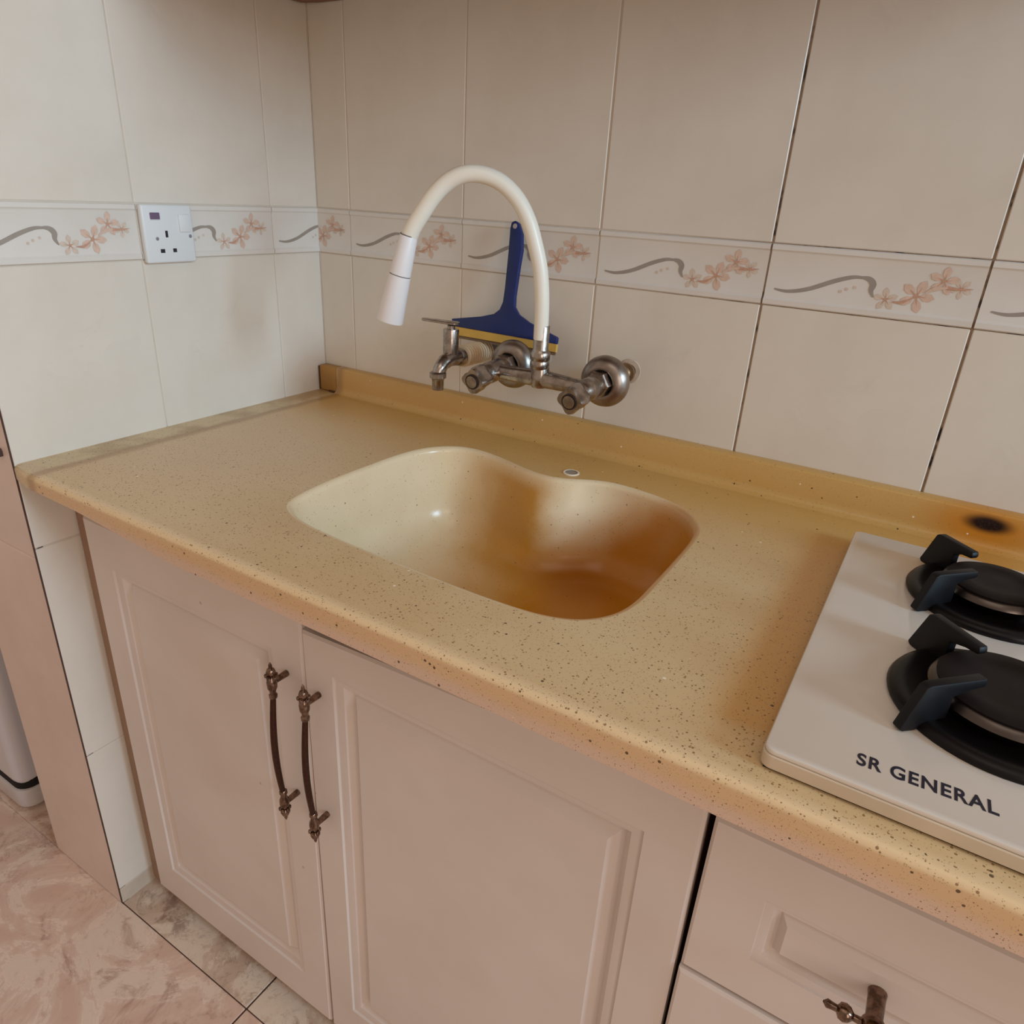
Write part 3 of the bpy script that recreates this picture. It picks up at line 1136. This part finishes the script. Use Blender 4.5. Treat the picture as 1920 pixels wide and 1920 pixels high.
# ------------------------------------------------------------------ wall mixer tap
tap = thing('mixer_tap', 'chrome two handle wall mixer tap with white bendy hose spout', 'tap')
XA, XB = 0.654, 0.497
TZ = 1.030
TM = [CHROME, STEEL]
for x, nm in ((XA, 'right'), (XB, 'left')):
    m = MB()
    m.lathe([(0.0105, 0.0), (0.0105, 0.014), (0.0155, 0.015), (0.0155, 0.020), (0.0105, 0.021), (0.0105, 0.10)], axisM((x, 0.0, TZ), (0, -1, 0)), 20)
    for k in range(9):
        m.lathe([(0.0105, 0.0), (0.0118, 0.0012), (0.0105, 0.0024)], axisM((x, -0.024 - 0.0042 * k, TZ), (0, -1, 0)), 16, 0, False)
    m.build('inlet_pipe', plain('tarnished_brass', (150, 124, 96), 0.4, 0.85, 0.2, 60), tap, 40)
    m = MB()
    m.lathe([(0.0130, 0.002), (0.0330, 0.000), (0.0355, 0.0010), (0.0370, 0.0040), (0.0372, 0.0090), (0.0355, 0.0150), (0.0315, 0.0205), (0.0255, 0.0240), (0.0200, 0.0250), (0.0185, 0.0240), (0.0180, 0.0200), (0.0130, 0.0190)],
            axisM((x, -0.082, TZ), (0, -1, 0)), 44, 0, False)
    m.build('escutcheon', SATIN, tap, 60)
    m = MB()
    m.lathe([(0.0175, 0.0), (0.0190, 0.002), (0.0190, 0.013), (0.0175, 0.015)], axisM((x, -0.105, TZ), (0, -1, 0)), 6)
    m.build('union_nut', CHROME, tap)
    m = MB()
    m.lathe([(0.0145, 0.0), (0.0158, 0.004), (0.0158, 0.040), (0.0135, 0.046), (0.0115, 0.050), (0.0115, 0.066)], axisM((x, -0.118, TZ), (0, -1, -0.06)), 28)
    m.build('valve_body', CHROME, tap, 40)
    # trilobe handle
    F = axisM((x, -0.166, TZ - 0.004), (0, -1, -0.12))
    m = MB()
    vs, fs = [], []
    n = 48
    for h, s in ((0.0, 0.68), (0.006, 0.88), (0.012, 0.97), (0.028, 1.0), (0.0345, 0.90)):
        for k in range(n):
            a = 2 * math.pi * k / n
            r = (0.0178 + 0.0026 * math.cos(4 * a + 0.3)) * s
            vs.append((r * math.cos(a), r * math.sin(a), h))
    for i in range(4):
        for k in range(n):
            k2 = (k + 1) % n
            fs.append([i * n + k, i * n + k2, (i + 1) * n + k2, (i + 1) * n + k])
    fs.append(list(range(n)))
    fs.append([4 * n + k for k in range(n)])
    m.add(vs, fs, 0, F)
    kn = m.build('handle', CHROME, tap, 40)
    m = MB()
    m.lathe([(0.0110, 0.0345), (0.0110, 0.0362), (0.0094, 0.0362), (0.0094, 0.0350)], F, 32, 0, False)
    m.build('index_ring', plain('dark_index_ring', (40, 26, 22), 0.5), kn)
    m = MB()
    m.lathe([(0.0092, 0.0345), (0.0088, 0.0368), (0.0001, 0.0374)], F, 24)
    m.build('index_cap', CHROME, kn, 40)
m = MB()
m.tube([(XB - 0.004, -0.142, TZ - 0.001), (XB + 0.03, -0.142, TZ - 0.001), (0.575, -0.142, TZ), (XA - 0.03, -0.142, TZ - 0.001), (XA + 0.004, -0.142, TZ - 0.001)],
       [0.0105, 0.0112, 0.0128, 0.0112, 0.0105], 24)
m.lathe([(0.0110, -0.0125), (0.0140, -0.008), (0.0145, 0.004), (0.0125, 0.016)], Matrix.Translation((0.575, -0.142, TZ)), 24)
m.build('body_bar', CHROME, tap, 50)
m = MB()
m.lathe([(0.0120, 0.0), (0.0138, 0.003), (0.0140, 0.009), (0.0128, 0.012), (0.0142, 0.014), (0.0142, 0.023), (0.0122, 0.026), (0.0110, 0.028), (0.0110, 0.060), (0.0104, 0.061)],
        Matrix.Translation((0.574, -0.1435, TZ + 0.014)), 28)
m.build('spout_collar', CHROME, tap, 35)
HP = [(0.5735, -0.1450, 1.086), (0.573, -0.146, 1.127), (0.571, -0.147, 1.155), (0.567, -0.149, 1.183), (0.559, -0.153, 1.213), (0.550, -0.157, 1.239), (0.536, -0.164, 1.264),
      (0.516, -0.174, 1.283), (0.493, -0.185, 1.2915), (0.471, -0.196, 1.2905), (0.451, -0.205, 1.280), (0.435, -0.213, 1.2625), (0.422, -0.2195, 1.242), (0.411, -0.225, 1.223), (0.4045, -0.228, 1.208)]
m = MB()
hp = spline(HP, 4)
m.tube(hp, [0.0101 + 0.0013 * i / (len(hp) - 1) for i in range(len(hp))], 24)
m.build('hose_spout', HOSE, tap, 60)
m = MB()
A, Bv = Vector((0.4050, -0.2278, 1.2115)), Vector((0.3795, -0.2405, 1.0965))
dv = Bv - A
L_ = dv.length
m.lathe([(0.0118, 0.0), (0.0124, 0.0015), (0.0150, L_ * 0.44), (0.0148, L_ * 0.442)], axisM(A, dv), 36)
m.lathe([(0.0148, L_ * 0.452), (0.0153, L_ * 0.455), (0.0190, L_ * 0.985), (0.0185, L_), (0.0170, L_), (0.0160, L_ * 0.96)], axisM(A, dv), 36)
sh = m.build('spray_head', SPRAY, tap, 40)
m = MB()
m.lathe([(0.0144, L_ * 0.440), (0.0144, L_ * 0.456)], axisM(A, dv), 36)
m.build('seam_ring', SEAM, sh, 40)
m = MB()
m.lathe([(0.0119, -0.0012), (0.0119, 0.0010)], axisM(A, dv), 36)
m.build('seam_ring', SEAM, sh, 40)

# ------------------------------------------------------------------ small bib tap
bib = thing('bib_tap', 'small chrome bib tap with lever on a ribbed pipe left of the mixer', 'tap')
BX = 0.408
m = MB()
m.lathe([(0.0118, 0.0), (0.0118, 0.118)], axisM((BX, -0.002, TZ), (0, -1, 0)), 20)
m.build('pipe', THREADD, bib, 40)
m = MB()
for k in range(11):
    m.lathe([(0.0115, 0.0), (0.0172, 0.0005), (0.0172, 0.0024), (0.0115, 0.0029)], axisM((BX, -0.034 - 0.0064 * k, TZ), (0, -1, 0)), 20, 0, False)
m.build('ribbed_sleeve', THREAD, bib, 50)
m = MB()
m.lathe([(0.0140, 0.0), (0.0140, 0.004), (0.0125, 0.008)], axisM((BX, -0.106, TZ), (0, -1, 0)), 20)
m.tube(spline([(BX, -0.110, TZ), (BX, -0.132, TZ + 0.001), (BX, -0.150, TZ - 0.003), (BX, -0.1605, TZ - 0.013), (BX, -0.1635, TZ - 0.024)], 5), [0.0120] * 5 + [0.0115] * 5 + [0.0105] * 5 + [0.0098] * 6, 20)
m.lathe([(0.0100, 0.008), (0.0128, 0.006), (0.0128, -0.001), (0.0100, -0.003), (0.0092, -0.005), (0.0088, -0.020), (0.0070, -0.0205)], Matrix.Translation((BX, -0.1637, TZ - 0.022)), 24)
m.lathe([(0.0118, -0.004), (0.0122, 0.006), (0.0122, 0.036), (0.0116, 0.038)], Matrix.Translation((BX - 0.002, -0.1285, TZ + 0.008)), 24)
m.build('body', CHROME, bib, 40)
m = MB()
m.lathe([(0.006, 0.0), (0.006, 0.007)], Matrix.Translation((BX - 0.002, -0.1285, TZ + 0.045)), 16)
F = Matrix.Translation((BX - 0.002, -0.1285, TZ + 0.0535)) @ Matrix.Rotation(math.radians(186), 4, 'Z')
lev = []
for k in range(9):
    a = math.radians(90 + 22.5 * k)
    lev.append((0.0095 * math.cos(a) - 0.004, 0.0095 * math.sin(a), 0))
for k in range(7):
    a = math.radians(-90 + 30 * k)
    lev.append((0.047 + 0.006 * math.cos(a), 0.006 * math.sin(a), 0.0))
m.prism(lev, (0, 0, 0.0036), 0, F)
m.build('lever', CHROME, bib, 40, 0.0008, 1)

# ------------------------------------------------------------------ squeegee leaning on the pipes
sq = thing('squeegee', 'blue plastic squeegee with yellow strip leaning on the wall behind the tap', 'squeegee')
sn = Vector((0, -1, 0.211)).normalized()
SH = [(0.3489, -0.0447, 1.0752), (0.4061, -0.0425, 1.0856), (0.430, -0.0409, 1.0925), (0.4395, -0.0392, 1.1005), (0.4436, -0.0370, 1.1120), (0.4433, -0.0323, 1.1339), (0.4397, -0.0206, 1.1892),
      (0.4367, -0.0141, 1.2203), (0.4378, -0.0121, 1.2297), (0.4441, -0.0115, 1.2324), (0.4507, -0.0122, 1.2289), (0.4594, -0.0154, 1.2141), (0.4638, -0.0202, 1.1911),
      (0.4635, -0.0252, 1.1677), (0.4639, -0.0345, 1.1230), (0.466, -0.0378, 1.1075), (0.4756, -0.0400, 1.0970), (0.4967, -0.042, 1.0878), (0.5504, -0.0453, 1.0725), (0.5506, -0.0474, 1.0622), (0.3560, -0.0473, 1.0640)]
m = MB()
m.prism([Vector(p) - sn * 0.002 for p in SH], sn * 0.009)
m.build('handle_and_head', BLUE, sq, 40, 0.002, 2)
m = MB()
m.prism([Vector(p) - sn * 0.001 for p in [(0.3570, -0.0473, 1.0640), (0.5506, -0.0474, 1.0620), (0.5511, -0.0499, 1.0503), (0.3600, -0.0499, 1.0510)]], sn * 0.006)
m.build('yellow_strip', YELLOW, sq, 40)
m = MB()
m.prism([Vector(p) - sn * 0.0005 for p in [(0.3620, -0.0499, 1.0512), (0.5500, -0.0499, 1.0505), (0.5490, -0.0510, 1.0455), (0.3640, -0.0510, 1.0462)]], sn * 0.0025)
m.build('rubber_blade', RUBBER, sq)
m = MB()
m.lathe([(0.0035, 0.0), (0.0042, 0.0004), (0.0035, 0.0008)], axisM(Vector((0.4455, -0.0125, 1.2240)) + sn * 0.0072, sn), 16)
m.build('hang_hole', plain('pale_hang_hole', (170, 160, 160), 0.5), sq)

# patched ring of filler round the right inlet
m = MB()
m.lathe([(0.011, 0.0), (0.019, 0.0), (0.018, 0.0012), (0.011, 0.0016)], axisM((XA, -0.0002, TZ), (0, -1, 0)), 20, 0, False)
m.build('filler_ring', PATCH, wall_back, 40)
m = MB()
m.lathe([(0.011, 0.0), (0.020, 0.0), (0.018, 0.0012), (0.011, 0.0016)], axisM((XB, -0.0002, TZ), (0, -1, 0)), 20, 0, False)
m.build('filler_ring', PATCH, wall_back, 40)

# ------------------------------------------------------------------ wall socket on the left wall
so = thing('power_socket', 'white square switched wall socket on the left wall border', 'socket')
sy0, sy1, sz0, sz1 = -0.3600, -0.2765, 1.1465, 1.2290
m = MB()
m.box((0.0022, sy0, sz0), (0.0125, sy1, sz1), 0, 0.003, 3)
m.build('faceplate', SOCK, so, 40)
m = MB()
m.box((0.0122, -0.3475, 1.2085), (0.0140, -0.3315, 1.2180), 0, 0.0008, 1)
m.build('indicator_window', SOCKR, so)
m = MB()
m.box((0.0119, -0.3490, 1.2070), (0.0130, -0.3300, 1.2195), 0, 0.0006, 1)
m.build('indicator_frame', SOCK, so)
for (y, z, w, h) in ((-0.3235, 1.1880, 0.0042, 0.0095), (-0.3335, 1.1640, 0.0072, 0.0055), (-0.3130, 1.1645, 0.0062, 0.0055)):
    m = MB()
    m.box((0.0120, y - w / 2, z - h / 2), (0.01275, y + w / 2, z + h / 2))
    m.build('pin_slot', SOCKD, so)
for (y, z) in ((-0.3400, 1.1815), (-0.2835, 1.1845)):
    m = MB()
    m.lathe([(0.0026, 0.0), (0.0026, 0.0006), (0.0018, 0.0009)], axisM((0.0124, y, z), (1, 0, 0)), 14)
    m.build('screw', plain('grey_screw', (134, 130, 138), 0.4), so)
m = MB()
m.box((0.0120, -0.3010, 1.1905), (0.0150, -0.2820, 1.2160), 0, 0.0012, 2)
m.build('rocker_switch', SOCK, so, 40)

# ------------------------------------------------------------------ appliance beyond the pier
ap = thing('kitchen_appliance', 'white rounded appliance standing on the floor beyond the pinkish pier', 'appliance')
m = MB()
m.box((-0.95, -0.590, 0.068), (-0.352, -0.06, 1.45), 0, 0.028, 5)
m.build('cabinet_body', APPL, ap, 40)
rounded_plate(-0.948, -0.3545, -0.5875, -0.065, 0.060, 0.092, 0.030).build('base_gap', DARK, ap, 40)
m = MB()
rounded_plate(-0.952, -0.350, -0.592, -0.06, 0.018, 0.064, 0.030).build('plinth', plain('grey_plinth', (196, 188, 186), 0.4), ap, 40, 0.003, 2)
for x in (-0.91, -0.40):
    for y in (-0.55, -0.10):
        m = MB()
        m.lathe([(0.018, 0.0), (0.018, 0.020)], Matrix.Translation((x, y, 0.0)), 16)
        m.build('foot', DARK, ap)
